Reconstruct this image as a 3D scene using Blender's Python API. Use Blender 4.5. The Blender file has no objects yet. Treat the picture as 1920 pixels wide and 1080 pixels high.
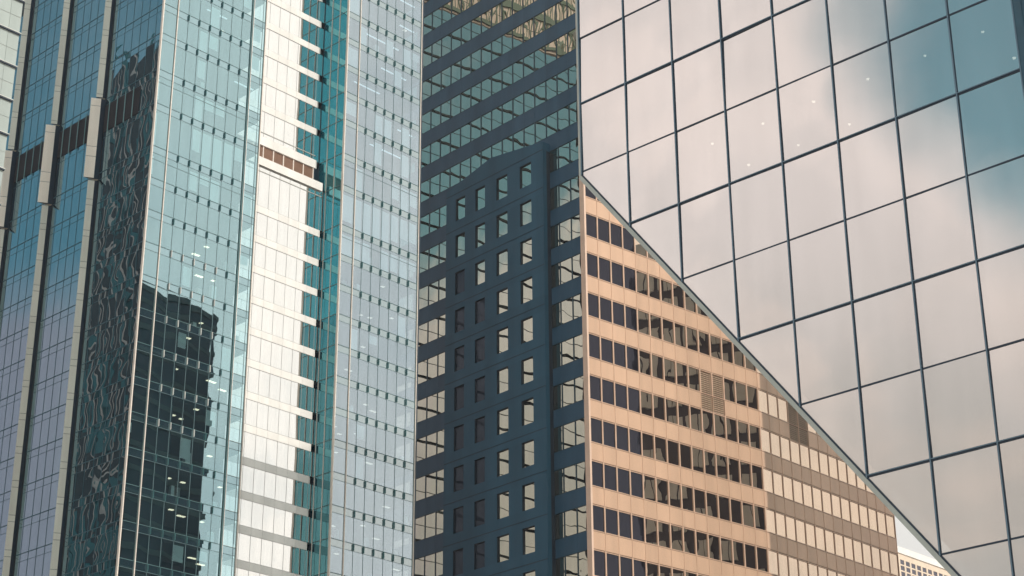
import bpy, math, random
from mathutils import Vector, noise as mnoise
random.seed(7)
sc = bpy.context.scene
R = math.radians

# ------------------------------------------------------------------ camera
EYE = 1.7
HAZE = .00018
cam = bpy.data.cameras.new("camera"); co = bpy.data.objects.new("camera", cam)
sc.collection.objects.link(co); sc.camera = co
cam.sensor_width = 36; cam.lens = 3483.46/1920*36
cam.clip_start = 1; cam.clip_end = 6000
co.location = (0, 0, EYE)
from mathutils import Matrix
PITCH, ROLL = 0.416249, 0.005661
co.rotation_euler = (Matrix.Rotation(math.pi/2+PITCH, 3, 'X') @ Matrix.Rotation(-ROLL, 3, 'Z')).to_euler()

# ------------------------------------------------------------------ sky
SUN_AZ, SUN_EL = 125, 42
w = bpy.data.worlds.new("World"); sc.world = w; w.use_nodes = True
nt = w.node_tree; nt.nodes.clear(); N = nt.nodes.new; Lk = nt.links.new
def math_(op, a, b=None, c=None, clamp=False):
    n = N('ShaderNodeMath'); n.operation = op; n.use_clamp = clamp
    for i, v in enumerate((a, b, c)):
        if v is None: continue
        if isinstance(v, (int, float)): n.inputs[i].default_value = v
        else: Lk(v, n.inputs[i])
    return n.outputs[0]
def smooth_(v, a, b):
    n = N('ShaderNodeMapRange'); n.interpolation_type = 'SMOOTHSTEP'
    Lk(v, n.inputs[0]); n.inputs[1].default_value = a; n.inputs[2].default_value = b
    return n.outputs[0]
def mixc(f, a, b):
    n = N('ShaderNodeMix'); n.data_type = 'RGBA'
    if isinstance(f, (int, float)): n.inputs[0].default_value = f
    else: Lk(f, n.inputs[0])
    for i, v in ((6, a), (7, b)):
        if isinstance(v, tuple): n.inputs[i].default_value = (*v, 1)
        else: Lk(v, n.inputs[i])
    return n.outputs[2]
sky = N('ShaderNodeTexSky'); sky.sky_type = 'NISHITA'; sky.sun_disc = False
sky.sun_elevation = R(SUN_EL); sky.sun_rotation = R(SUN_AZ); sky.altitude = 50; sky.dust_density = 1.2
bgs = N('ShaderNodeBackground'); bgs.inputs[1].default_value = 0.15; tintn = N('ShaderNodeMix'); tintn.data_type = 'RGBA'; tintn.blend_type = 'MULTIPLY'; tintn.inputs[0].default_value = 1
Lk(sky.outputs[0], tintn.inputs[6]); tintn.inputs[7].default_value = (.50, 1.22, .92, 1); Lk(tintn.outputs[2], bgs.inputs[0])
tc = N('ShaderNodeTexCoord')
nz = N('ShaderNodeTexNoise'); nz.inputs['Scale'].default_value = 2.6; nz.inputs['Detail'].default_value = 7; nz.inputs['Roughness'].default_value = .5
mp = N('ShaderNodeMapping'); mp.inputs['Scale'].default_value = (1, 1, 1.9); mp.inputs['Location'].default_value = (3.1, 1.7, .4)
Lk(tc.outputs['Generated'], mp.inputs[0]); Lk(mp.outputs[0], nz.inputs['Vector'])
nz2 = N('ShaderNodeTexNoise'); nz2.inputs['Scale'].default_value = 5.5; nz2.inputs['Detail'].default_value = 5
mp2 = N('ShaderNodeMapping'); mp2.inputs['Scale'].default_value = (1, 1, 2.2); mp2.inputs['Location'].default_value = (9.1, 4.7, 2.4)
Lk(tc.outputs['Generated'], mp2.inputs[0]); Lk(mp2.outputs[0], nz2.inputs['Vector'])
def gap(az, el, inner, outer):
    """an opening in the cloud cover centred on a compass direction"""
    d = N('ShaderNodeVectorMath'); d.operation = 'DOT_PRODUCT'
    d.inputs[1].default_value = (math.cos(R(el))*math.sin(R(az)), math.cos(R(el))*math.cos(R(az)), math.sin(R(el)))
    nrm = N('ShaderNodeVectorMath'); nrm.operation = 'NORMALIZE'; Lk(tc.outputs['Generated'], nrm.inputs[0])
    Lk(nrm.outputs[0], d.inputs[0])
    return smooth_(d.outputs['Value'], math.cos(R(outer)), math.cos(R(inner)))
wob = math_('MULTIPLY_ADD', nz.outputs[0], .9, -.50)
g1 = math_('ADD', gap(-116, 32, 5, 12.3), gap(-76, 38, 12.5, 18))
g2 = gap(172, 42, 14, 30)
blue = math_('ADD', math_('ADD', math_('ADD', g1, g2), wob), math_('MULTIPLY_ADD', nz2.outputs[0], .9, -.45))
blue = math_('MULTIPLY', smooth_(blue, .15, .95), .90)
sep = N('ShaderNodeSeparateXYZ'); Lk(tc.outputs['Generated'], sep.inputs[0])
# cloud whiteness: brighter and whiter towards the sun's side (east, +X), greyer to the west and low down
side = smooth_(sep.outputs[0], -.5, .95)
west = mixc(smooth_(nz2.outputs[0], .38, .66), (.83, .755, .72), (.98, .865, .81))
low = smooth_(sep.outputs[2], .27, .46)
west = mixc(low, mixc(smooth_(nz2.outputs[0], .4, .6), (.50, .48, .44), (.64, .56, .49)), west)
east = mixc(smooth_(nz2.outputs[0], .35, .6), (.83, .83, .80), (.99, .95, .89))
veil = math_('MULTIPLY', smooth_(sep.outputs[1], .10, .20), math_('MULTIPLY', math_('SUBTRACT', 1.0, smooth_(sep.outputs[2], .36, .50)), math_('SUBTRACT', 1.0, smooth_(sep.outputs[0], -.6, -.3))))
west = mixc(veil, west, (.56, .43, .47))
cloud = mixc(side, west, east)
bgc = N('ShaderNodeBackground'); bgc.inputs[1].default_value = 1.30; Lk(cloud, bgc.inputs[0])
mx = N('ShaderNodeMixShader'); Lk(blue, mx.inputs[0]); Lk(bgc.outputs[0], mx.inputs[1]); Lk(bgs.outputs[0], mx.inputs[2])
wo = N('ShaderNodeOutputWorld'); Lk(mx.outputs[0], wo.inputs[0])

# ------------------------------------------------------------------ sun
sd = Vector((math.sin(R(SUN_AZ))*math.cos(R(SUN_EL)), math.cos(R(SUN_AZ))*math.cos(R(SUN_EL)), math.sin(R(SUN_EL))))
sl = bpy.data.lights.new("sun", 'SUN'); sl.energy = 3.0; sl.angle = R(.5); sl.color = (1, .92, .83)
so = bpy.data.objects.new("sun", sl); sc.collection.objects.link(so)
so.rotation_euler = sd.to_track_quat('Z', 'Y').to_euler(); so.location = sd*400
sc.view_settings.view_transform = 'Standard'; sc.view_settings.look = 'None'
sc.view_settings.exposure = 0; sc.view_settings.gamma = 1; sc.view_settings.use_curve_mapping = False
try:
    sc.cycles.max_bounces = 8; sc.cycles.glossy_bounces = 5; sc.cycles.transparent_max_bounces = 10; sc.cycles.diffuse_bounces = 3
    sc.cycles.caustics_reflective = False; sc.cycles.caustics_refractive = False
except Exception: pass

# ------------------------------------------------------------------ materials
MATS = {}
def matte(name, col, rough=.6, metal=0.0, var=.08, scale=.6, spec=.5, streak=0.0, emit=None, island=.05):
    if name in MATS: return MATS[name]
    m = bpy.data.materials.new(name); m.use_nodes = True; t = m.node_tree; b = t.nodes['Principled BSDF']
    tcn = t.nodes.new('ShaderNodeTexCoord'); mpn = t.nodes.new('ShaderNodeMapping')
    mpn.inputs['Scale'].default_value = (scale, scale, scale*(.12 if streak else 1))
    nn = t.nodes.new('ShaderNodeTexNoise'); nn.inputs['Scale'].default_value = 1; nn.inputs['Detail'].default_value = 6
    t.links.new(tcn.outputs['Object'], mpn.inputs[0]); t.links.new(mpn.outputs[0], nn.inputs['Vector'])
    mr = t.nodes.new('ShaderNodeMapRange'); mr.inputs[1].default_value = .3; mr.inputs[2].default_value = .7
    v = max(var, streak); mr.inputs[3].default_value = 1-v; mr.inputs[4].default_value = 1+v
    t.links.new(nn.outputs[0], mr.inputs[0])
    ge = t.nodes.new('ShaderNodeNewGeometry'); iv = t.nodes.new('ShaderNodeMapRange'); iv.inputs[3].default_value = 1-island; iv.inputs[4].default_value = 1+island
    t.links.new(ge.outputs['Random Per Island'], iv.inputs[0]); im = t.nodes.new('ShaderNodeMath'); im.operation = 'MULTIPLY'
    t.links.new(mr.outputs[0], im.inputs[0]); t.links.new(iv.outputs[0], im.inputs[1])
    mm = t.nodes.new('ShaderNodeVectorMath'); mm.operation = 'SCALE'; mm.inputs[0].default_value = col
    t.links.new(im.outputs[0], mm.inputs['Scale']); t.links.new(mm.outputs[0], b.inputs['Base Color'])
    b.inputs['Roughness'].default_value = rough; b.inputs['Metallic'].default_value = metal
    b.inputs['Specular IOR Level'].default_value = spec
    if emit:
        b.inputs['Emission Color'].default_value = (*emit[:3], 1); b.inputs['Emission Strength'].default_value = emit[3]
    MATS[name] = m; return m
def glass(name, refl, fac, trans=None, back=(.01, .015, .02), rough=0.0, bump=0.0, bscale=(1, 1, 1)):
    """coated architectural glass: a mirror coat over either clear tinted glass (trans) or a dark backing"""
    if name in MATS: return MATS[name]
    m = bpy.data.materials.new(name); m.use_nodes = True; t = m.node_tree; t.nodes.clear()
    o = t.nodes.new('ShaderNodeOutputMaterial'); mxn = t.nodes.new('ShaderNodeMixShader')
    gl = t.nodes.new('ShaderNodeBsdfGlossy'); gl.inputs['Color'].default_value = (*refl, 1); gl.inputs['Roughness'].default_value = rough
    if trans:
        b = t.nodes.new('ShaderNodeBsdfTransparent'); b.inputs['Color'].default_value = (*trans, 1)
    else:
        b = t.nodes.new('ShaderNodeBsdfDiffuse'); b.inputs['Color'].default_value = (*back, 1)
    mxn.inputs[0].default_value = fac
    t.links.new(b.outputs[0], mxn.inputs[1]); t.links.new(gl.outputs[0], mxn.inputs[2]); t.links.new(mxn.outputs[0], o.inputs[0])
    # faint dirt: the coat is slightly uneven
    tcn = t.nodes.new('ShaderNodeTexCoord'); mpn = t.nodes.new('ShaderNodeMapping'); mpn.inputs['Scale'].default_value = (1.6, 1.6, .25)
    nn = t.nodes.new('ShaderNodeTexNoise'); nn.inputs['Scale'].default_value = 1; nn.inputs['Detail'].default_value = 5
    mr = t.nodes.new('ShaderNodeMapRange'); mr.inputs[1].default_value = .3; mr.inputs[2].default_value = .7
    mr.inputs[3].default_value = fac*.955; mr.inputs[4].default_value = min(1, fac*1.035)
    t.links.new(tcn.outputs['Object'], mpn.inputs[0]); t.links.new(mpn.outputs[0], nn.inputs['Vector'])
    t.links.new(nn.outputs[0], mr.inputs[0]); t.links.new(mr.outputs[0], mxn.inputs[0])
    if bump:
        mb = t.nodes.new('ShaderNodeMapping'); mb.inputs['Scale'].default_value = bscale
        n2 = t.nodes.new('ShaderNodeTexNoise'); n2.inputs['Scale'].default_value = 1; n2.inputs['Detail'].default_value = 1
        bp = t.nodes.new('ShaderNodeBump'); bp.inputs['Strength'].default_value = 1; bp.inputs['Distance'].default_value = bump
        t.links.new(tcn.outputs['Object'], mb.inputs[0]); t.links.new(mb.outputs[0], n2.inputs['Vector'])
        t.links.new(n2.outputs[0], bp.inputs['Height']); t.links.new(bp.outputs[0], gl.inputs['Normal'])
    MATS[name] = m; return m

# ------------------------------------------------------------------ mesh helpers
class Face:
    """a vertical facade plane: u runs along it, z up, o outwards; units are scaled to metres by s"""
    def __init__(s, p, yaw, sc_, out=None):
        s.p = Vector((p[0], p[1], 0)); s.yaw = yaw; s.s = sc_
        s.d = Vector((math.sin(yaw), math.cos(yaw), 0)); n = Vector((math.cos(yaw), -math.sin(yaw), 0))
        if n.dot(s.p) > 0: n = -n
        if out is not None: n = Vector((out[0], out[1], 0)).normalized()
        s.n = n
    def at(s, u, z, o=0): 
        q = (s.p + s.d*u + s.n*o)*s.s
        return Vector((q.x, q.y, z*s.s + EYE))
    def base(s, u, o=0):
        v = s.at(u, 0, o); v.z = 0; return v
class MB:
    def __init__(s): s.v = []; s.f = []; s.sm = []
    def quad(s, pts, smooth=False):
        i = len(s.v); s.v += pts; s.f.append(tuple(range(i, i+len(pts)))); s.sm.append(smooth)
    def hull8(s, P):
        i = len(s.v); s.v += P
        for q in ((0, 3, 2, 1), (4, 5, 6, 7), (0, 1, 5, 4), (1, 2, 6, 5), (2, 3, 7, 6), (3, 0, 4, 7)):
            s.f.append(tuple(i+k for k in q)); s.sm.append(False)
        return s
    def box(s, F, u0, u1, z0, z1, o0, o1):
        return s.hull8([F.at(u0, z0, o0), F.at(u1, z0, o0), F.at(u1, z0, o1), F.at(u0, z0, o1),
                        F.at(u0, z1, o0), F.at(u1, z1, o0), F.at(u1, z1, o1), F.at(u0, z1, o1)])
    def poly(s, F, pts, o0, o1):
        """extrude a (u,z) outline between two offsets"""
        i = len(s.v); n = len(pts)
        s.v += [F.at(u, z, o1) for u, z in pts] + [F.at(u, z, o0) for u, z in pts]
        s.f.append(tuple(i+k for k in range(n))); s.f.append(tuple(i+n+k for k in reversed(range(n))))
        s.sm += [False, False]
        for k in range(n):
            j = (k+1) % n; s.f.append((i+k, i+n+k, i+n+j, i+j)); s.sm.append(False)
        return s
    def foot(s, pts, z0, z1):
        """extrude a world footprint (metres) from z0 to z1"""
        i = len(s.v); n = len(pts)
        s.v += [Vector((x, y, z0)) for x, y in pts] + [Vector((x, y, z1)) for x, y in pts]
        s.f.append(tuple(i+n+k for k in range(n))); s.f.append(tuple(i+k for k in reversed(range(n)))); s.sm += [False, False]
        for k in range(n):
            j = (k+1) % n; s.f.append((i+k, i+j, i+n+j, i+n+k)); s.sm.append(False)
        return s
    def pane(s, F, u0, u1, z0, z1, o, amp=0.0, nu=4, nz=5, tilt=0.0, wave=0.0, twist=0.0):
        """one sheet of glass, slightly bowed the way heat-treated panes are; amp/wave are out-of-plane metres"""
        i = len(s.v); a = amp*random.uniform(-.6, 1); tu = random.gauss(0, tilt); tz = random.gauss(0, tilt)
        sx, sz = random.uniform(0, 99), random.uniform(0, 99); wu = (u1-u0); wz = (z1-z0)
        for jz in range(nz+1):
            for ju in range(nu+1):
                fu, fz = ju/nu, jz/nz
                d = a*(1-(2*fu-1)**2)*(1-(2*fz-1)**2) + tu*(fu-.5)*wu*F.s + tz*(fz-.5)*wz*F.s
                if wave: d += wave*mnoise.noise(Vector((sx+fu*1.7, sz+fz*1.6, 0)))
                if twist: d += twist*(fu-.5)*mnoise.noise(Vector((sx, sz+fz*2.6, 3.3))) + twist*.10*mnoise.noise(Vector((sx+fu*1.2, sz+fz*2.0, 8)))
                s.v.append(F.at(u0+fu*wu, z0+fz*wz, o + d/F.s))
        for jz in range(nz):
            for ju in range(nu):
                k = i+jz*(nu+1)+ju; s.f.append((k, k+1, k+nu+2, k+nu+1)); s.sm.append(True)
        return s
    def build(s, name, mat, parent=None, label=None, kind=None):
        me = bpy.data.meshes.new(name)
        org = Vector(parent.matrix_world.translation) if parent is not None and parent.parent is None else None
        base = parent.get('_org') if parent is not None else None
        if parent is not None:
            ox = Vector(parent['_o'])
        else: ox = Vector((0, 0, 0))
        me.from_pydata([v-ox for v in s.v], [], s.f); me.polygons.foreach_set('use_smooth', s.sm)
        me.materials.append(mat); me.update()
        ob = bpy.data.objects.new(name, me); sc.collection.objects.link(ob)
        if parent is not None: ob.parent = parent; ob['_o'] = tuple(ox)
        if label: ob['label'] = label
        if kind: ob['kind'] = kind
        return ob
def thing(name, label, cat, loc, group=None):
    o = bpy.data.objects.new(name, None); sc.collection.objects.link(o); o.location = loc; o['_o'] = tuple(loc)
    o['label'] = label; o['category'] = cat; o.empty_display_size = 2
    if group: o['group'] = group
    return o

# ------------------------------------------------------------------ ground
g = MB(); g.quad([Vector((-2000, -2000, 0)), Vector((2000, -2000, 0)), Vector((2000, 2000, 0)), Vector((-2000, 2000, 0))])
go = g.build('ground', matte('pale_bounce_paving', (.36, .34, .31), .9, var=.2, scale=.3)); go['kind'] = 'structure'  # unseen ground, made pale to bounce light up onto the shaded walls

GY = 0.754989
# ================================================================== LEFT GLASS TOWER
sL = 1.5
FB = Face((-20.985, 100), GY, sL)
def LP(u): q = FB.p + FB.d*u; return (q.x, q.y)
FA = Face(LP(-1.06), GY-math.pi/2, sL)
FS = Face(LP(14.2), GY-math.pi/2, sL, out=(-FB.d.x, -FB.d.y))      # side of the right block, facing the recess
tower = thing('glass_tower', 'tall teal glass tower with cream piers and a white banded strip with brown louvres', 'skyscraper', FB.base(7))
G_B = glass('teal_tower_glass', (.60, .87, .93), .50, trans=(.55, .72, .75))
G_E = glass('pale_tower_glass', (.74, .87, .95), .50, trans=(.58, .72, .78))
G_SP = glass('spandrel_glass_teal', (.62, .87, .93), .52, back=(.014, .035, .045))
G_C = glass('white_strip_glass', (.93, .93, .90), .87, back=(.2, .2, .19))
G_A = glass('blue_tower_glass', (.30, .45, .52), .80, back=(.01, .03, .045))
G_S = glass('recess_side_glass', (.22, .60, .66), .52, back=(.0, .20, .27))
M_LINE = matte('tower_gasket', (.09, .19, .20), .5)
M_LINE2 = matte('tower_mullion_grey', (.13, .22, .24), .4)
M_WHITE = matte('white_metal', (.88, .86, .82), .45, streak=.03, scale=.8)
M_STRIP = matte('bright_edge_strip', (.80, .72, .64), .35)
M_FIN = matte('teal_glass_fin', (.05, .16, .17), .3)
M_FINW = matte('fin_whitened_over_dark_glass', (.80, .80, .76), .4)  # same fins painted pale where the glass behind mirrors a dark tower
M_FINE = matte('fin_edge', (.75, .70, .62), .4)
M_GREY = matte('grey_joint', (.48, .47, .44), .6)
M_PIER = matte('cream_pier_cladding', (.68, .68, .61), .55, streak=.05, scale=1)
M_PIER2 = matte('cream_pier_cladding_wide', (.88, .80, .71), .55, streak=.05, scale=1)
M_NAVY = matte('navy_recess', (.014, .035, .06), .5)
M_LOUVD = matte('dark_louvre', (.018, .022, .032), .6)
M_BROWN = matte('brown_louvre', (.44, .27, .19), .55, streak=.05)
M_CEIL = matte('office_ceiling', (.13, .17, .18), .9)
M_BACKW = matte('office_back_wall', (.02, .04, .05), .9, var=.3, scale=.2)
M_BLIND = matte('pale_blind', (.75, .80, .78), .9, streak=.04, scale=2)
M_LAMP = matte('ceiling_lamp', (.9, .8, .7), .5, emit=(1, .80, .55, 2.6))
M_LAMP2 = matte('dim_ceiling_lamp', (.9, .8, .7), .5, emit=(1, .86, .70, .8))
M_LAMPW = matte('ceiling_strip_lamp', (.9, .9, .9), .5, emit=(.9, 1, 1, .75))
LV = [61.4+2.137*k for k in range(9, -1, -1)] + [58.8, 56.42, 53.48] + [53.48-2.137*k for k in range(1, 15)]
ZT, ZB = LV[0]+1.0, LV[-1]
# structural core behind the glass (closed volumes, so nothing is paper thin)
c = MB()
c.box(FB, -.9, 7.0, ZB, ZT, -5.3, -3.6); c.box(FB, 14.6, 21.1, ZB, ZT, -5.3, -3.6)
c.box(FB, 7.0, 14.6, ZB, ZT, -5.3, -2.75)
c.box(FA, .1, 20.9, ZB, ZT, -3.0, -.25)
c.build('core_wall', M_BACKW, tower)
b = MB(); b.box(FB, -1.06, 21.3, -EYE/sL, ZB-.02, -5.3, .02); b.box(FA, 5.31, 21, -EYE/sL, ZB-.02, -5.3, .02)
b.build('podium', matte('podium_stone', (.30, .29, .27), .8), tower)
b = MB(); b.box(FB, -1.06, 21.3, ZT+.01, ZT+.6, -5.3, .05); b.build('roof_slab', M_WHITE, tower)

def lerp(a, b_, t): return a+(b_-a)*t
fins = []
for face_name, u0, u1, gm, cols, fcols in (('B', -1.06, 7.04, G_B, [0.04+.8454*i for i in range(0, 9)], range(1, 7)),
                                    ('E', 14.2, 21.3, G_E, [15.32]+[16.11+.8454*i for i in range(0, 7)], range(0, 6))):
    edges = [u0]+[q for q in cols if u0+.1 < q < u1-.1]+[u1]
    for k in range(len(LV)-1):
        z1, z0 = LV[k], LV[k+1]
        if z0 > 76: continue
        m = MB()
        for a, b_ in zip(edges[:-1], edges[1:]):
            m.pane(FB, a+.012, b_-.012, z0+.03, z1-.49, 0, amp=.003, tilt=.0006, nu=3, nz=4)
        ob = m.build('window', gm, tower)
        m = MB(); m.box(FB, u0, u1, z1-.483, z1-.462, -.02, .014)
        for q in edges[1:-1]: m.box(FB, q-.011, q+.011, z0+.014, z1-.015, -.02, .018)
        m.build('frame', M_LINE2, ob)
        m = MB(); m.box(FB, u0, u1, z1-.014, z1+.014, -.02, .02); m.build('floor_joint', M_LINE, ob)
        if k in (10, 12):
            m = MB(); zz = 59.45 if k == 9 else (z1-.9); m.box(FB, u0, u1, zz-.012, zz+.012, -.02, .016); m.build('frame', M_LINE2, ob)
        m = MB()
        for a, b_ in zip(edges[:-1], edges[1:]):
            m.pane(FB, a+.012, b_-.012, z1-.46, z1-.02, 0, amp=.002, tilt=.0006, nu=2, nz=2)
        m.build('spandrel', G_SP if face_name == 'B' else glass('spandrel_glass_pale', (.76, .84, .86), .46, back=(.10, .17, .18)), tower)
        # floor plate with its ceiling, and what stands in the rooms
        s = MB(); s.box(FB, u0+.15, u1-.15, z1-.62, z1-.10, -3.5, -.16); s.build('floor_plate', M_CEIL, tower)
        s = MB(); has = False
        for a, b_ in zip(edges[:-1], edges[1:]):
            top = z1-.63
            r = random.random()
            upper = z1 > 55
            pr = .30 if upper else .10
            if face_name == 'E': pr = .34 if upper else .08
            if k in (11, 12): pr = .9
            if r < pr:
                zz = lerp(z0+.05, top, random.choice((0, 0, .15, .35, .6)))
                s.box(FB, a+.05, b_-.05, zz, top, -.13, -.11); has = True
            elif r < pr+.12:
                cw = random.uniform(.15, .4); zz = random.uniform(.5, 1.1)
                uu = random.uniform(a, b_-cw); dd = random.uniform(-1.6, -.6)
                s.box(FB, uu, uu+cw, z0+.03, z0+zz, dd, dd+.25); has = True
        if has: s.build('blinds', M_BLIND, tower)
        s = MB(); n = 0
        for q in range((9 if face_name == 'B' else 3) if z1 < 50 else 1):
            if random.random() < .6:
                uu = random.uniform(u0+.3, u1-.9); dd = random.uniform(-2.6, -.5)
                s.box(FB, uu, uu+random.choice((.22, .3, .55)), z1-.66, z1-.63, dd, dd+.2); n += 1
        if n: s.build('ceiling_light', M_LAMP if face_name == 'B' else M_LAMP2, tower)
        if z1 > 60 and random.random() < .85:
            s = MB(); ua = random.choice(edges[:-3]); s.box(FB, ua+.1, min(u1-.3, ua+random.choice((1.7, 2.5, 3.4))), z1-.68, z1-.64, -.62, -.5)
            s.build('light_strip', M_LAMPW, tower)
        for i in fcols:
            uu = .8454*i+.04 if face_name == 'B' else 16.11+.8454*i
            fins.append((k, uu, z1, face_name, i))
# white edge strips and the double mullion
for uu, ww, mm, nm in ((-1.06, .07, M_STRIP, 'edge_strip'), (.04, .055, M_STRIP, 'edge_strip'), (5.90, .06, M_LINE, 'thick_mullion'), (6.0, .035, M_WHITE, 'edge_strip'),
                   (7.04, .06, M_STRIP, 'edge_strip'), (14.2, .07, M_STRIP, 'edge_strip'), (15.32, .05, M_STRIP, 'edge_strip'), (21.22, .06, M_STRIP, 'edge_strip'), (21.32, .09, M_NAVY, 'edge_trim')):
    m = MB(); m.box(FB, uu-ww/2, uu+ww/2, ZB, ZT, -.1, .07); m.build(nm, mm, tower)
# short blades standing off each spandrel
fins.sort(key=lambda t: abs(t[2]-45))
near = fins[:]
def blade(m, e, t):
    k, uu, z1, fn, i = t
    m.box(FB, uu-.014, uu+.014, z1-.455, z1-.02, .02, .125); 
for t in near[:100]:
    k, uu, z1, fn, i = t
    m = MB(); m.box(FB, uu-.014, uu+.014, z1-.455, z1-.02, .02, .125)
    white = fn == 'B' and z1 < 48 and i < 7 and not (i == 6)
    m.build('fin', M_FINW if white else M_FIN, tower)
m = MB()
for t in near[100:]: blade(m, None, t)
m.build('fin', M_FIN, tower, kind='stuff')

# --- the recessed white strip between the two glass blocks
def recess(off, za, zb, m0, levels):
    ul, ur = 7.1, 14.2
    F = FB
    ms = [m0+.865*i for i in range(-4, 9)]; ms = [q for q in ms if ul+.15 < q < ur-.15]
    ed = [ul]+ms+[ur]
    lv = [z for z in levels if zb <= z <= za]
    zs = [za]+[z for z in lv if z < za-.01]+[zb]
    for i in range(len(zs)-1):
        z1, z0 = zs[i], zs[i+1]
        if z1-z0 < .6: continue
        p = MB()
        for a, b_ in zip(ed[:-1], ed[1:]):
            p.pane(F, a+.012, b_-.012, z0+.02, z1-.5, -off, amp=.004, tilt=.0004, nu=3, nz=5, wave=.004)
        p.build('window', G_C, tower)
    for z in lv:
        p = MB()
        q0 = ul
        for q in ms+[ur-.3]:
            p.box(F, q0+.006, q-.006, z-.50, z-.01, -off-.1, -off+.035); q0 = q
        p.build('white_band', M_WHITE, tower)
    for q in ms:
        p = MB(); p.box(F, q-.008, q+.008, zb, za, -off-.05, -off+.012); p.build('mullion', M_GREY, tower)
recess(2.5, ZT, 58.9, 9.33, [z for z in LV if z > 60])
recess(1.8, 56.9, ZB, 9.48, [z for z in LV if z < 55])
F = FB
for za, zb, off in ((58.92, 58.30, 2.36), (56.95, 56.35, 1.66)):
    p = MB(); p.box(F, 7.1, 13.9, zb, za, -off-.4, -off); p.build('white_band', M_WHITE, tower)
p = MB(); p.box(F, 7.1, 13.9, 59.28, 59.33, -2.5, -2.47); p.build('floor_joint', M_GREY, tower)
p = MB(); p.box(F, 7.1, 14.0, 55.95, 56.0, -1.8, -1.77); p.build('floor_joint', M_GREY, tower)
# louvre row
us = [7.3]+[7.6+.865*i for i in range(0, 8)]
for a, b_ in zip(us[:-1], us[1:]):
    p = MB(); z = 56.97
    while z < 58.28:
        p.hull8([F.at(a+.04, z, -2.52), F.at(b_-.04, z, -2.52), F.at(b_-.04, z-.01, -2.45), F.at(a+.04, z-.01, -2.45),
                 F.at(a+.04, z+.05, -2.54), F.at(b_-.04, z+.05, -2.54), F.at(b_-.04, z+.02, -2.45), F.at(a+.04, z+.02, -2.45)]); z += .075
    p.box(F, a, b_, 56.95, 58.3, -2.75, -2.56)
    p.build('louvre', M_BROWN, tower)
    p = MB(); p.box(F, b_-.04, b_+.04, 56.95, 58.3, -2.56, -2.42); p.build('louvre_post', M_STRIP, tower)
p = MB(); p.box(F, 13.7, 14.18, 56.95, 58.3, -2.7, -2.45); p.build('louvre', M_NAVY, tower, label='dark end panel of the louvre row')
# side glass of the right block (it mirrors the white bands)
zs = [ZT]+LV[1:]
for i in range(len(zs)-1):
    z1, z0 = zs[i], zs[i+1]
    p = MB(); ue = [0.04, .85, 1.65, 2.5]
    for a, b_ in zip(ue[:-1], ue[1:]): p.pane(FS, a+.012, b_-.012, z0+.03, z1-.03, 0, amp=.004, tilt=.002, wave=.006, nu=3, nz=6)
    ob = p.build('side_window', G_S if z1 > 47.5 else glass('recess_side_glass_dark_reflection', (.20, .56, .62), .46, back=(.0, .045, .08)), tower)  # lower floors: a dark building's reflection is put into the darker backing
    p = MB(); p.box(FS, 0, 2.5, z1-.03, z1+.03, -.06, .02); p.build('frame', M_LINE, ob)
for q in (.85, 1.65):
    p = MB(); p.box(FS, q-.02, q+.02, ZB, ZT, -.06, .05); p.build('mullion', M_STRIP, tower)
p = MB(); p.box(FS, 2.45, 2.5, ZB, ZT, -.3, .02); p.build('edge_trim', M_NAVY, tower)

# --- the blue left flank with cream piers
piers = [5.42+5.04*i for i in range(4)]
bays = [(0.05, piers[0]-.02)]+[(piers[i]+.9, piers[i+1]-.02) for i in range(3)]+[(piers[3]+.9, 21.2)]
for bi, (v0, v1) in enumerate(bays):
    ms = [.652+.8454*i for i in range(0, 25)]; ms = [q for q in ms if v0+.12 < q < v1-.12]
    ed = [v0]+ms+[v1]
    lo = v0 if bi else 1.76
    for k in range(len(LV)-1):
        z1, z0 = LV[k], LV[k+1]
        if z0 > 71 or (bi > 2 and z0 > 69): continue
        p = MB()
        for a, b_ in zip(ed[:-1], ed[1:]):
            wv = .0 if bi == 0 else .0015
            p.pane(FA, a+.01, b_-.01, z0+.02, z1-.48, 0, amp=.003, tilt=.0008 if bi else .003, wave=wv, twist=.0075 if bi == 0 else 0, nu=4, nz=14 if bi == 0 else 3)
            p.pane(FA, a+.01, b_-.01, z1-.46, z1-.02, 0, amp=.002, tilt=.0006, nu=2, nz=2)
        ob = p.build('flank_window', G_A, tower)
        p = MB(); p.box(FA, v0, v1, z1-.487, z1-.467, -.03, .014); p.box(FA, v0, v1, z1-.024, z1+.02, -.03, .022)
        for q in ms: p.box(FA, q-.010, q+.010, z0+.02, z1-.024, -.03, .018)
        p.build('frame', matte('flank_mullion', (.045, .13, .17), .5), ob)
    p = MB(); p.box(FA, lo, v1, 56.36, 58.25, -.02, .05)
    z = 56.4
    while z < 58.2: p.box(FA, lo+.02, v1-.02, z, z+.04, .049, .075); z += .12
    p.build('dark_louvre', M_LOUVD, tower)
    p = MB()
    for q in ms:
        if q > lo: p.box(FA, q-.025, q+.025, 56.2, 58.4, .076, .12)
    p.build('louvre_post', matte('flank_post', (.16, .30, .32), .5), tower)
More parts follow.
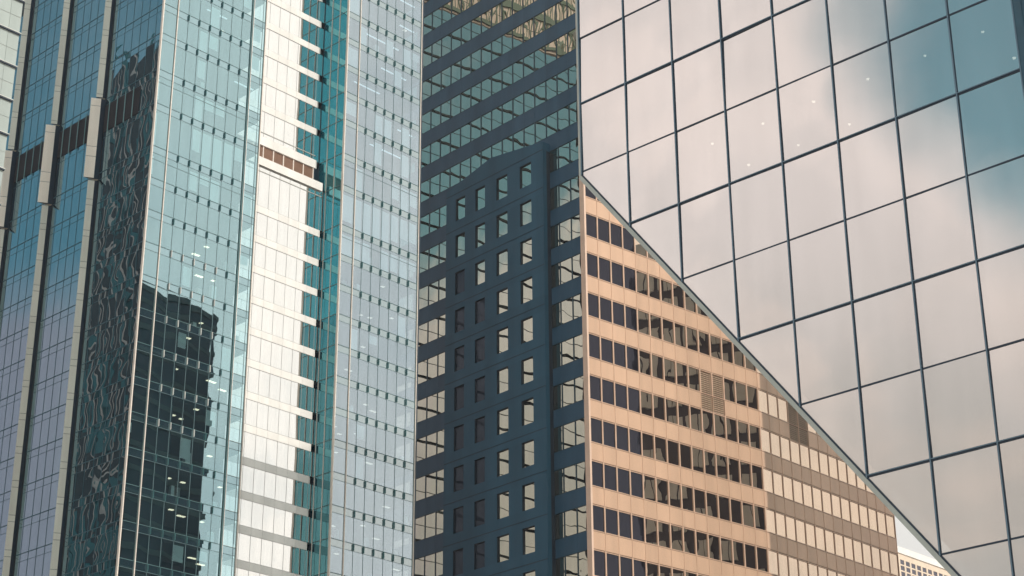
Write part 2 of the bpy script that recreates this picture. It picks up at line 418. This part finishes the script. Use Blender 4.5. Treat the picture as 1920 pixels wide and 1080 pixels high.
def pier(v, wid, za, zb, t0, mat, joints, name, lab=None):
    """an angled pier: its cream face is turned towards the street corner"""
    d75 = Vector((math.sin(R(75)), math.cos(R(75)), 0)); back = -FA.n
    p2 = FA.p + FA.d*v + FA.n*t0
    p1 = p2 - d75*wid
    def foot_at(P): return P
    fp = [p1, p2, p2+back*(t0+.06), FA.p + FA.d*(v+ (p1-p2).dot(FA.d)) - FA.n*.06]
    m = MB(); seg = [za]+[j for j in joints if zb < j < za]+[zb]
    nrm = Vector((-d75.y, d75.x, 0))
    for a, b_ in zip(seg[:-1], seg[1:]):
        m.foot([(q.x*sL, q.y*sL) for q in fp], b_*sL+EYE+.02, a*sL+EYE-.02)
    ob = m.build(name, mat, tower, label=lab)
    m = MB(); dd = .012
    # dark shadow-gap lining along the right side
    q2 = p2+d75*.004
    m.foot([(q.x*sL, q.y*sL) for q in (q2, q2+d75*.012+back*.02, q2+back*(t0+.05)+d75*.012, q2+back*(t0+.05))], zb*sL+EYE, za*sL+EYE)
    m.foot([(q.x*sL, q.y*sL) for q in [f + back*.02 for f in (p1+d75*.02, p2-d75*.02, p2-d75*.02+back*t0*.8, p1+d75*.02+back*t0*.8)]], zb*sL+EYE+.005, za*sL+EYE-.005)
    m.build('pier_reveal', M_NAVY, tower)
jn = []
for z in LV: jn += [z+.35, z-.06]
for i, v in enumerate(piers):
    pier(v+.22, .40, ZT, 58.9, .17, M_PIER, jn, 'pier')
    pier(v+.15, .62, 58.75, 53.1, .30, M_PIER2, [58.2, 55.3, 54.6], 'pier_collar', 'wider cream collar of the pier')
    pier(v+.22, .40, 53.0, ZB, .17, M_PIER, jn, 'pier')

# ================================================================== OFFICE BLOCK (navy shaded side, peach sunlit side)
sD = 1.77
FD = Face((4.269, 100), -0.742252, sD)
FT = Face((4.355, 100), 0.867005, sD)
q = FT.p + FT.d*(14*1.0347); FU = Face((q.x, q.y), GY, sD)
office = thing('office_block', 'office block with a navy side, projecting navy bay and peach side with window rows', 'office building', FD.base(0))
Sk = lambda k: 63.226-2.597*k
Hk = lambda k: 62.166-2.597*k
M_ND = matte('navy_cladding', (.037, .092, .148), .5, streak=.16, scale=.5, spec=.3)
M_ND2 = matte('navy_bay_cladding', (.029, .097, .152), .6, streak=.15, scale=.4, spec=.3)
M_NM = matte('navy_mullion', (.012, .045, .065), .5)
M_NJ = matte('navy_joint', (.006, .018, .03), .6)
G_D = glass('green_office_glass', (.49, .50, .43), .88, back=(.03, .04, .045))
G_DD = glass('office_glass_dark_reflection', (.10, .12, .15), .25, back=(.035, .045, .065))  # dark reflection painted into the glass of some bay windows
M_PE = matte('peach_metal_panel', (.67, .44, .30), .42, metal=.12, streak=.05, scale=.7)
M_PEJ = matte('peach_joint', (.22, .12, .09), .6)
M_PEM = matte('peach_mullion', (.70, .48, .35), .4, metal=.1)
G_T = glass('bronze_office_glass', (.84, .66, .51), .78, back=(.035, .035, .045))
G_T0 = glass('bronze_glass_dark_reflection', (.09, .09, .11), .35, back=(.02, .02, .028))  # mirrored dark building painted in as dark glass, columns nearest the corner
dD = 1.0274; KMIN, KMAX = -6, 16
# walls as solid volumes
c = MB(); c.box(FD, .1, 27, -EYE/sD, Sk(KMIN), -9, -.22); c.box(FT, .1, 14.4, -EYE/sD, Sk(KMIN), -6, -.25); c.box(FU, .0, 14.7, -EYE/sD, Sk(KMIN), -6, -.25)
c.build('wall', matte('office_inner_wall', (.02, .025, .03), .9), office)
KL, KR = 11.95, 2.80     # the projecting bay's edges along the navy side
for k in range(KMIN, KMAX):
    # spandrel band k
    m = MB()
    i0 = 0
    for i in range(0, 26):
        m.box(FD, i*dD+.004+(0.06 if i == 0 else 0), (i+1)*dD-.004, Hk(k), Sk(k), -.22, .0)
    m.build('spandrel', M_ND, office)
    m = MB(); m.box(FD, .06, 26*dD, Hk(k)-.035, Hk(k), -.2, .012); m.box(FD, .06, 26*dD, Sk(k), Sk(k)+.03, -.2, .012); m.build('window_rail', M_NM, office)
    # ribbon windows between H_k and S_{k+1}
    z1, z0 = Hk(k)-.035, Sk(k+1)+.03
    def ribbon(i0, i1, ub=None, ue=None):
        m = MB()
        for i in range(i0, i1):
            a, b_ = i*dD+.035, (i+1)*dD-.035
            if i == 0: a = .1
            if ub is not None: a = max(a, ub)
            if ue is not None: b_ = min(b_, ue)
            if b_-a < .1: continue
            m.pane(FD, a, b_, z0, z1, -.03, amp=.004, tilt=.0010, wave=.005, nu=5, nz=7)
        m.build('ribbon_window', G_D, office)
    if k < 3: ribbon(0, 17)
    else:
        ribbon(0, 3, ue=KR+.02); ribbon(11, 17, ub=KL-.02)
for i in range(1, 26):
    m = MB(); m.box(FD, i*dD-.04, i*dD+.04, Sk(KMAX), Sk(KMIN), -.2, -.005)
    if i in (3, 4, 5, 6, 7, 8, 9, 10, 11): 
        m = MB(); m.box(FD, i*dD-.04, i*dD+.04, Sk(3)-.5 if 4 < i < 11 else Sk(4), Sk(KMIN), -.2, -.005)
    m.build('mullion', M_NM, office)
# projecting bay with punched windows
PO = .58
cols = [(3.88, 4.93), (6.07, 7.11), (8.18, 9.12), (10.11, 11.04)]
rows = [53.9-2.6*k for k in range(11)]
zbot = 26.5
m = MB()
# wall as strips round the openings
zt = 54.3
us = [KR]+[x for c_ in cols for x in c_]+[KL]
prev = zt
for r, zr in enumerate(rows):
    m.box(FD, KR, KL, zr, prev if r == 0 else rows[r-1]-1.56, PO-.3, PO)
    for a, b_ in zip([KR]+[c_[1] for c_ in cols], [c_[0] for c_ in cols]+[KL]):
        m.box(FD, a, b_, zr-1.56, zr, PO-.3, PO)
m.box(FD, KR, KL, -EYE/sD, rows[-1]-1.56, PO-.3, PO)
m.build('bay_wall', M_ND2, office)
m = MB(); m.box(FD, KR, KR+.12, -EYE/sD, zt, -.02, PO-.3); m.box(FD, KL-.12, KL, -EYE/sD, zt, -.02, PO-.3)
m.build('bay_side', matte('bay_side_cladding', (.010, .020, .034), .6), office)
m = MB(); m.poly(FD, [(KR, 54.32), (KR, 54.87), (7.62, 55.62), (KL, 54.75), (KL, 54.32)], -.02, PO+.004); m.build('bay_parapet', M_ND2, office)
m = MB()
for r in range(0, 12): 
    z = 54.31-2.6*r
    m.box(FD, KR+.01, KL-.01, z-.016, z+.016, PO-.05, PO+.012)
m.build('bay_joint', M_NJ, office)
m = MB(); m.box(FD, KR+.13, KL-.13, -EYE/sD, 54.2, -.0, .12); m.build('bay_lining', M_NJ, office)
for ci, (a, b_) in enumerate(cols):
    for r, zr in enumerate(rows):
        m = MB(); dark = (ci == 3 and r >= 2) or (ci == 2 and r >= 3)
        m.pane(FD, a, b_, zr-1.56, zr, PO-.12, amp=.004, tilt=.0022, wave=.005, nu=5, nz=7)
        ob = m.build('punched_window', G_DD if dark else G_D, office, label='projecting bay window with a dark reflection put into its glass' if dark else None)
        m = MB(); m.box(FD, a+.001, a+.02, zr-1.559, zr-.021, PO-.2, PO-.1); m.box(FD, b_-.02, b_-.001, zr-1.559, zr-.021, PO-.2, PO-.02)
        m.box(FD, a+.001, b_-.001, zr-.02, zr-.001, PO-.2, PO-.02); ob['_o'] = tuple(office['_o']); m.build('frame', M_NJ, ob)
# peach side
m = MB(); m.box(FT, -.09, .05, -EYE/sD, Sk(KMIN), -.3, .09); m.build('corner_trim', matte('corner_trim', (.78, .56, .43), .4), office)
dT = 1.0347; dU = 14.78/14
wins = []
def tface(F, n, du, tag):
    for i in range(n):
        u0, u1 = i*du, (i+1)*du
        for k in range(3, KMAX):
            z1, z0 = Hk(k), Sk(k+1)
            lv = (tag == 'T' and i in (9, 10) and k == 8) or (tag == 'U' and i in (3, 4) and k == 8)
            if lv: continue
            wins.append((tag, F, i, k, u0, u1, z0, z1))
    for k in range(3, KMAX+1):
        li = 9 if tag == 'T' else 3
        for ra, rb in (((0, li), (li+2, n)) if k == 9 else ((0, n),)):
            m = MB()
            for i in range(ra, rb):
                m.box(F, i*du+.012, (i+1)*du-.012, Hk(k)+.03, Sk(k)-.03, -.25, .0)
            m.box(F, ra*du+.02, rb*du-.02, Hk(k)+.04, Sk(k)-.04, -.2, -.02)
            m.build('spandrel', M_PE, office)
        m = MB(); m.box(F, 0.03, n*du, Hk(k)-.02, Hk(k)+.028, -.25, -.03); m.box(F, 0.03, n*du, Sk(k)-.028, Sk(k)+.0, -.25, -.03)
        m.build('shadow_joint', M_PEJ, office)
        m = MB(); m.box(F, 0.03, n*du, Hk(k)-.065, Hk(k)-.02, -.25, .008); m.box(F, 0.03, n*du, Sk(k)+.0, Sk(k)+.045, -.25, .012)
        m.build('window_rail', M_PEM, office)
    for i in range(0, n+1):
        m = MB(); w_ = .028
        m.box(F, i*du-.012, i*du+.012, Sk(KMAX), Sk(2), -.2, .022)
        for k in range(2, KMAX):
            m.box(F, i*du-(.045 if tag == 'T' else .020), i*du+(.045 if tag == 'T' else .020), Sk(k+1), Hk(k), -.2, .018)
        m.build('mullion', M_PEM, office)
tface(FT, 14, dT, 'T'); tface(FU, 14, dU, 'U')
wins.sort(key=lambda t: (t[0] != 'T', t[3] < 5, -t[3] if False else t[2]+t[3]*.1))
vis = [t for t in wins if t[3] <= 14 and (t[0] == 'T' and t[3] >= 4+ (t[2]*.36) or t[0] == 'U' and t[3] >= 9+t[2]*.3)]
rest = [t for t in wins if t not in vis]
vis, rest = vis[:100], vis[100:]+rest
def tpane(m, t):
    tag, F, i, k, u0, u1, z0, z1 = t
    e = .045 if tag == 'T' else .018
    m.pane(F, u0+e, u1-e, z0+.045, z1-.065, -.035, amp=.004, tilt=.0015 if tag == 'T' else .001, wave=.006 if tag == 'T' else .002, nu=5, nz=6)
for t in vis:
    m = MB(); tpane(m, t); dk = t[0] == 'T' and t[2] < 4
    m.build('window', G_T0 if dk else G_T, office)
ma, mb_ = MB(), MB()
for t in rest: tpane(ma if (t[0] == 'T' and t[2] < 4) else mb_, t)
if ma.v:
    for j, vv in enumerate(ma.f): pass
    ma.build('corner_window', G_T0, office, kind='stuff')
mb_.build('window', G_T, office, kind='stuff')
for F, i0, du in ((FT, 9, dT), (FU, 3, dU)):
    for i in (i0, i0+1):
        a, b_ = i*du+.06, (i+1)*du-.06; m = MB(); z = Hk(9)+.04; zt_ = Hk(8)-.07
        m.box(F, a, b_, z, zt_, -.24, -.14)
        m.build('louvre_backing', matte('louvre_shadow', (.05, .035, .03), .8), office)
        m = MB()
        while z < zt_-.05:
            m.box(F, a, b_, z, z+.05, -.12, -.02); z += .13
        m.build('louvre', matte('tan_louvre', (.52, .38, .27), .5), office)
m = MB(); m.box(FD, 0, 27, Sk(KMIN)+.05, Sk(KMIN)+1, -9, 0); m.build('roof_slab', M_ND, office)

# ================================================================== MIRROR GLASS BUILDING ON THE RIGHT
sR = .45
FR0 = Face((4.284, 100), GY-math.pi/2, sR)
class FlipF(Face):
    def __init__(s, f): s.p, s.d, s.n, s.s, s.yaw = f.p, -f.d, f.n, f.s, f.yaw
FR = FlipF(FR0)
mirror = thing('mirror_glass_building', 'mirror glass building of large square panels with a slanted lower edge', 'glass building', FR.base(14, -3))
G_R = glass('pink_mirror_glass', (.82, .80, .785), .82, trans=(.5, .6, .62))
M_RS = matte('silver_mullion', (.13, .20, .26), .35, metal=.4)
M_RD = matte('black_gasket', (.016, .034, .06), .5)
M_RT = matte('pale_edge_trim', (.42, .46, .43), .4)
RZ = [56.54+4.68*3-4.68*k for k in range(0, 14)]     # transom heights
RT = RZ[0]; W1 = 28.9; dR = 3.6205
zlow = lambda w_: 51.62-1.2845*w_
def clip(poly, off=0.0):
    out = []
    f = lambda p: p[1]-(zlow(p[0])+off)
    for i in range(len(poly)):
        a, b_ = poly[i], poly[(i+1) % len(poly)]; fa, fb = f(a), f(b_)
        if fa >= 0: out.append(a)
        if (fa > 0) != (fb > 0) and abs(fa-fb) > 1e-9:
            t = fa/(fa-fb); out.append((a[0]+(b_[0]-a[0])*t, a[1]+(b_[1]-a[1])*t))
    return out
for i in range(8):
    w0, w1 = i*dR+.05, (i+1)*dR-.05
    for k in range(13):
        z1, z0 = RZ[k]-.05, RZ[k+1]+.05
        zc = zlow(w1)
        if z1 < zc+.3: continue
        m = MB()
        if z0 > zlow(w0):
            m.pane(FR, w0, w1, z0, z1, 0, amp=.007, tilt=.0050, nu=8, nz=8)
        else:
            pts = clip([(w0, z0), (w1, z0), (w1, z1), (w0, z1)])
            if len(pts) < 3: continue
            m.poly(FR, pts, -.03, 0)
        m.build('glass_panel', G_R, mirror)
for i in range(0, 9):
    wc = i*dR; zb_ = max(zlow(wc), 5) if i else zlow(0)
    m = MB(); ww = .072 if i not in (0, 8) else .05
    m.box(FR, wc-ww, wc+ww, zb_, RT, -.05, .03); ob = m.build('mullion', M_RD, mirror)
    m = MB(); m.box(FR, wc-.035, wc+.035, zb_, RT, .03, .09); m.build('cap', M_RS, ob)
for k in range(0, 13):
    z = RZ[k]; w0 = max(0, (51.62-z)/1.2845); 
    if w0 > W1: continue
    thick = (k % 2 == 1)
    h = .085 if thick else .045
    m = MB(); m.poly(FR, clip([(w0-.2 if w0 > 0 else 0, z-h), (W1, z-h), (W1, z+h), (w0-.2 if w0 > 0 else 0, z+h)], -.05), -.05, .028)
    ob = m.build('transom', M_RD, mirror)
    if thick:
        m = MB(); m.box(FR, w0+.05, W1, z+.01, z+.065, .028, .075); m.build('cap', M_RS, ob)
# slanted edge: black gasket then pale trim under it, with real depth
def slant(o0, o1, d0, d1, mat, nm):
    m = MB(); L = []
    a, b_ = (0, zlow(0)), (W1+1.2, zlow(W1+1.2))
    nx, nzz = -1.2845/math.hypot(1, 1.2845), -1/math.hypot(1, 1.2845)
    m.poly(FR, [(a[0]+nx*d0, a[1]+nzz*d0), (b_[0]+nx*d0, b_[1]+nzz*d0), (b_[0]+nx*d1, b_[1]+nzz*d1), (a[0]+nx*d1, a[1]+nzz*d1)], o0, o1)
    m.build(nm, mat, mirror)
slant(-.3, .05, -.06, .03, M_RD, 'edge_gasket'); slant(-.5, .08, .03, .27, M_RT, 'edge_trim')
m = MB(); m.box(FR, -.20, -.06, zlow(0)-.05, RT, -.5, .06); m.build('edge_trim', M_RT, mirror)
m = MB(); m.box(FR, W1+.04, W1+5, 3, RT, -2, .06)
for j in range(6): m.box(FR, W1+.5+.8*j, W1+.56+.8*j, 3, RT, .06, .10)
m.build('corner_column', matte('navy_ribbed_column', (.025, .085, .13), .5, var=.15, scale=2), mirror)
m = MB(); m.poly(FR, [(0, zlow(0)), (W1+5, zlow(W1+5)), (W1+5, RT), (0, RT)], -14, -2.2); m.build('building_body', matte('dim_interior', (.10, .13, .13), .9), mirror)
m = MB(); m.poly(FR, [(0.02, zlow(0)+.02), (0.02, RT), (.06, RT), (.06, zlow(0)+.02)], -2.2, -.05); m.build('side_wall', M_RD, mirror)
m = MB(); m.box(FR, 0, W1+5, RT, RT+.5, -14, .1); m.build('roof_slab', M_RD, mirror)
SG = glass('flank_mirror_glass', (.70, .72, .72), .75, back=(.03, .05, .06))
zz0 = 4
for j in range(4):
    for k in range(14):
        za = RT-4.68*(k+1)+.06; zb_ = RT-4.68*k-.06
        m = MB(); m.box(FR, W1+5.0, W1+5.06, za, zb_, -3.5*(j+1)+.06, -3.5*j-.06); m.build('side_panel', SG, mirror)
# legs that carry the overhang to the ground, out of the picture to the right
for w_ in (34.2, 44):
    m = MB(); m.box(FR, w_-.8, w_+.8, -EYE/sR, 10, -8, -6.4); m.build('support_column', M_RT, mirror)
for (w_, z) in ((26.99, 50.17), (28.5, 47.99), (23.57, 50.18), (20.04, 50.2), (16.54, 50.2), (18.67, 47.97), (13.12, 50.15), (15.33, 47.95), (9.56, 50.2), (11.97, 47.96)):
    m = MB(); n = 14; c0 = FR.at(w_, z+.12, -.35); r = random.uniform(.07, .10)*sR
    top = [c0+Vector((r*math.cos(2*math.pi*j/n), r*math.sin(2*math.pi*j/n), .03)) for j in range(n)]
    bot = [c0+Vector((r*.8*math.cos(2*math.pi*j/n), r*.8*math.sin(2*math.pi*j/n), 0)) for j in range(n)]
    m.quad(list(reversed(bot))); m.quad(top)
    for j in range(n): m.quad([bot[j], bot[(j+1) % n], top[(j+1) % n], top[j]])
    m.build('ceiling_light', matte('downlight', (1, .9, .8), .5, emit=(1, .84, .66, 2.6)), mirror)

# ================================================================== PALE PANEL BUILDING, far left edge
sZ = 1.4
FZ = Face((-24, 100), GY, sZ)
pale = thing('pale_panel_building', 'corner of a pale building of white panels with dark ledges, at the far left edge', 'building', FZ.base(-9))
M_PZ = matte('pale_green_white_panel', (.38, .44, .42), .35, streak=.06, scale=.8)
m = MB(); m.box(FZ, -22, -7.5, -EYE/sZ, 68, -5.5, -.06); m.build('wall', matte('pale_wall', (.4, .42, .4), .7), pale)
for k in range(-3, 12):
    z = 60.66-2.255*k
    m = MB()
    us = [-7.46]+[-8.21-1.5*j for j in range(9)]
    for a, b_ in zip(us[1:], us[:-1]):
        m.box(FZ, a+.008, b_-.008, z-1.11, z-.03, -.06, 0)
        m.box(FZ, a+.008, b_-.008, z-2.20, z-1.14, -.06, 0)
    m.build('wall_panel', M_PZ, pale)
    m = MB(); m.box(FZ, -22, -7.40, z+.02, z+.07, -.05, .13); ob = m.build('ledge', matte('pale_ledge', (.6, .62, .58), .5), pale)
    m = MB(); m.box(FZ, -22, -7.43, z-.06, z+.02, -.05, .11); m.build('ledge_soffit', M_RD, ob)
    m = MB(); m.box(FZ, -22, -7.47, z-1.14, z-1.11, -.06, -.02); m.build('joint', M_GREY, pale)

# ================================================================== FAR CREAM BUILDING, lower right
sF = 8
FF = Face((30, 100), GY, sF)
far = thing('distant_cream_building', 'distant cream building with small square windows under a white parapet', 'building', FF.base(-13))
M_FC = matte('cream_concrete', (.62, .47, .34), .7, var=.04)
m = MB(); m.box(FF, -19, -4, -EYE/sF, 24.69, -3, -.04); m.build('wall', M_FC, far)
us = [-19+0.0]
wx = [-16.32+.505*i-0 for i in range(-5, 24)]
zz = [24.40-.30*j for j in range(0, 9)]
m = MB(); m.box(FF, -19, -4, zz[0], 24.69, -.04, 0); prevx = -19
for x in wx: m.box(FF, prevx, x, zz[-1]-.23, zz[0], -.04, 0); prevx = x+.36
m.box(FF, prevx, -4, zz[-1]-.23, zz[0], -.04, 0)
for j in range(len(zz)-1): 
    for x in wx: m.box(FF, x, x+.36, zz[j+1], zz[j]-.23, -.04, 0)
m.build('window_grid', matte('cream_frame', (.74, .60, .46), .6), far)
m = MB(); m.box(FF, -19, -4, -EYE/sF, zz[-1]-.23, -.04, 0); m.build('lower_wall', M_FC, far)
G_F = glass('far_window_glass', (.30, .28, .32), .4, back=(.03, .03, .045))
cnt = 0
for j in range(0, 4):
    for x in wx[5:20]:
        m = MB(); m.pane(FF, x, x+.36, zz[j]-.23, zz[j], -.02, tilt=.02, nu=1, nz=1); m.build('window', G_F, far); cnt += 1
m = MB()
for j in range(0, 9):
    for ix, x in enumerate(wx):
        if j < 4 and 5 <= ix < 20: continue
        m.pane(FF, x, x+.36, zz[j]-.23, zz[j], -.02, tilt=.02, nu=1, nz=1)
m.build('window', G_F, far, kind='stuff')
m = MB(); m.box(FF, -19, -4, 24.70, 25.02, -3, .05); m.build('parapet', matte('white_parapet', (.82, .80, .76), .5), far)

# ================================================================== neighbours that the glass mirrors, and one added to cast shade (they stand off to the sides)
def tower_box(name, label, fp, h, mat, band=None, bh=3.6, bt=1.1, bmat=None):
    cx = sum(p[0] for p in fp)/len(fp); cy = sum(p[1] for p in fp)/len(fp)
    t = thing(name, label, 'building', Vector((cx, cy, 0)))
    m = MB(); m.foot(fp, 0, h); m.build('wall', mat, t)
    if bmat:
        def out(p, e):
            dx, dy = p[0]-cx, p[1]-cy; L = math.hypot(dx, dy); return (p[0]+dx/L*e, p[1]+dy/L*e)
        f2 = [out(p, .35) for p in fp]; m = MB(); z = bh
        while z+bt < h: m.foot(f2, z, z+bt); z += bh
        m.build('floor_band', bmat, t)
        m = MB(); m.foot([out(p, .8) for p in fp], h, h+1.0); m.build('roof_edge', bmat, t)
    return t
M_VT = glass('dark_teal_tower_glass', (.04, .07, .09), .5, back=(.012, .018, .026))
tv = tower_box('dark_glass_tower', 'dark teal glass tower standing off to the right, seen mirrored in the teal tower', [(120, 138.6), (88, 112), (98, 103), (132, 128)], 128.5, M_VT, bmat=matte('dark_band', (.012, .05, .055), .6), bh=4.2, bt=.9)
tower_box('added_shade_tower', 'unseen tower added off to the right to shade the lower white strip', [(117, 98.5), (98, 71), (106, 65.5), (125, 93)], 193, matte('shade_tower_wall', (.35, .31, .27), .8), bmat=matte('shade_tower_band', (.25, .22, .2), .8))  # added out of view to cast the shadow on the lower white strip
# W: pale framed tower mirrored in the peach side, placed to shade its angled end too
M_WD = matte('charcoal_frame', (.045, .05, .062), .6)
tw = thing('charcoal_framed_tower', 'charcoal tower with pale grey panels mirrored in the peach side windows', 'building', Vector((60, 188, 0)))
m = MB(); m.foot([(50, 178.3), (80, 178.3), (80, 196.5), (50, 196.5)], 0, 104); m.build('wall', M_WD, tw)
FW = Face((50, 178.3), 0, 1, out=(-1, 0))
FW2 = Face((50, 178.3), math.pi/2, 1, out=(0, -1))
for j in range(24):
    m = MB(); z = 8+4.0*j
    for i in range(6):
        u = .3+2.95*i
        if (i+j) % 7 == 3: continue
        m.box(FW, u, u+1.05, z, z+2.7, 0, .25); m.box(FW, u+1.2, u+2.2, z, z+2.7, 0, .25)
    for i in range(10): m.box(FW2, .5+2.95*i, 2.7+2.95*i, z, z+2.7, 0, .25)
    m.build('wall_panel', matte('pale_grey_green_panel', (.60, .72, .76), .6), tw)
tower_box('slim_dark_tower', 'slim dark tower with stepped top standing off to the left', [(-76, 173.5), (-76, 180.2), (-84, 180.2), (-84, 173.5)], 96, matte('slim_dark_cladding', (.02, .07, .10), .5), bmat=matte('dark_band2', (.012, .04, .06), .6), bh=4, bt=.8)
m = MB(); m.foot([(-77, 174.5), (-77, 177), (-83, 177), (-83, 174.5)], 97.1, 103.5); m.foot([(-77, 177.7), (-77, 178.6), (-82, 178.6), (-82, 177.7)], 97.1, 100.5)
m.foot([(-76.5, 174), (-76.5, 179.5), (-83.5, 179.5), (-83.5, 174)], 97.02, 97.5)
m.build('penthouse', MATS['slim_dark_cladding'], [o for o in sc.objects if o.name == 'slim_dark_tower'][0])
# Y: finned dark tower mirrored in the blue flank
ty = thing('finned_dark_tower', 'dark teal tower with thin pinkish fins mirrored in the blue glass flank', 'building', Vector((-110, 150, 0)))
pA = Vector((-113.0, 169.0, 0)); dA = Vector((.728, -.686, 0)); nA = Vector((-.686, -.728, 0))
L = 34
def YP(t, o): q = pA+dA*t+nA*o; return (q.x, q.y)
m = MB(); m.foot([YP(0, 0), YP(L, 0), YP(L, 14), YP(0, 14)], 0, 135.4); m.build('wall', matte('dark_teal_wall', (.004, .022, .032), .5), ty)
m = MB()
for j in range(38):
    z = 3.5*j+1
    for t in range(0, 34):
        if random.random() < .22:
            m.foot([YP(t+.1, -.06), YP(t+.9, -.06), YP(t+.9, 0), YP(t+.1, 0)], z, z+random.choice((3.2, 6.5, 9.5)))
m.build('wall_panel', matte('teal_panels', (.01, .16, .18), .5), ty)
for t in [1.7*q+.3*(q%3) for q in range(20)]:
    m = MB(); m.foot([YP(t, -.14), YP(t+.12, -.14), YP(t+.12, 0), YP(t, 0)], 0, 135); m.build('fin', matte('pinkish_fin', (.55, .42, .38), .5), ty)
# N: unseen open frame added so bright sky and floor lines mirror in the navy windows
tn = thing('added_mirrored_frame', 'added open frame with peach top, mirrored as floor lines in the navy side windows', 'building', Vector((-30, 190, 0)))
p0 = Vector((-42.0, 171.5, 0)); dN = Vector((math.sin(GY), math.cos(GY), 0)); nN = Vector((-dN.y, dN.x, 0))
def NP(t, o): q = p0+dN*t+nN*o; return (q.x, q.y)
for t_ in (9, 36.7):
    m = MB(); m.foot([NP(t_, 0), NP(t_+.3, 0), NP(t_+.3, .3), NP(t_, .3)], 0, 131.9); m.build('post', matte('dark_ledge', (.02, .03, .03), .6), tn)
m = MB(); m.foot([NP(9, 0), NP(37, 0), NP(37, .3), NP(9, .3)], 132, 175); m.build('upper_wall', matte('peach_cladding', (.86, .68, .60), .7), tn)
for j in range(24):
    z = 40.4+4.0*j
    m = MB(); m.foot([NP(9, -.12), NP(37, -.12), NP(37, .15), NP(9, .15)], z, z+.24); m.build('beam', matte('dark_ledge', (.02, .03, .03), .6), tn)
    m = MB(); m.foot([NP(9, -.03), NP(37, -.03), NP(37, .03), NP(9, .03)], z+2.0, z+2.07); m.build('rail', matte('dark_ledge', (.02, .03, .03), .6), tn)
m = MB()
for i in range(14):
    t = 8+2.0*i
    if t < 9.5: continue
    for zz_ in range(8):
        za = 132.5+4.4*zz_
        s = 1 if (i+zz_) % 2 else -1
        a, b_ = (t, t+1.8) if s > 0 else (t+1.8, t)
        A0, B0 = NP(a, -.15), NP(b_, -.15); A1, B1 = NP(a, 0), NP(b_, 0)
        m.hull8([Vector((*A0, za)), Vector((*A0, za+.3)), Vector((*A1, za+.3)), Vector((*A1, za)), Vector((*B0, za+4)), Vector((*B0, za+4.3)), Vector((*B1, za+4.3)), Vector((*B1, za+4))])
for q in range(46): 
    t = 9+.62*q; m.foot([NP(t, -.1), NP(t+.16, -.1), NP(t+.16, 0), NP(t, 0)], 132.2, 174)
for q in range(10): m.foot([NP(9, -.22), NP(37, -.22), NP(37, 0), NP(9, 0)], 132.3+4.0*q, 132.9+4.0*q+(.5 if q % 2 else 0))
m.build('lattice', matte('sage_lattice', (.19, .23, .18), .6), tn)

# ------------------------------------------------------------------ thin haze added to lift the dark tones
m = MB(); m.foot([(-2050, -2050), (2050, -2050), (2050, 2050), (-2050, 2050)], -1, 320)
hz = bpy.data.materials.new('haze'); hz.use_nodes = True; t = hz.node_tree; t.nodes.clear()
ho = t.nodes.new('ShaderNodeOutputMaterial'); hv = t.nodes.new('ShaderNodeVolumePrincipled')
hv.inputs['Density'].default_value = HAZE; hv.inputs['Color'].default_value = (.92, .93, 1, 1); hv.inputs['Anisotropy'].default_value = .2
t.links.new(hv.outputs[0], ho.inputs['Volume'])
ho_ = m.build('haze', hz); ho_['kind'] = 'stuff'
for o in sc.objects:
    if '_o' in o: del o['_o']
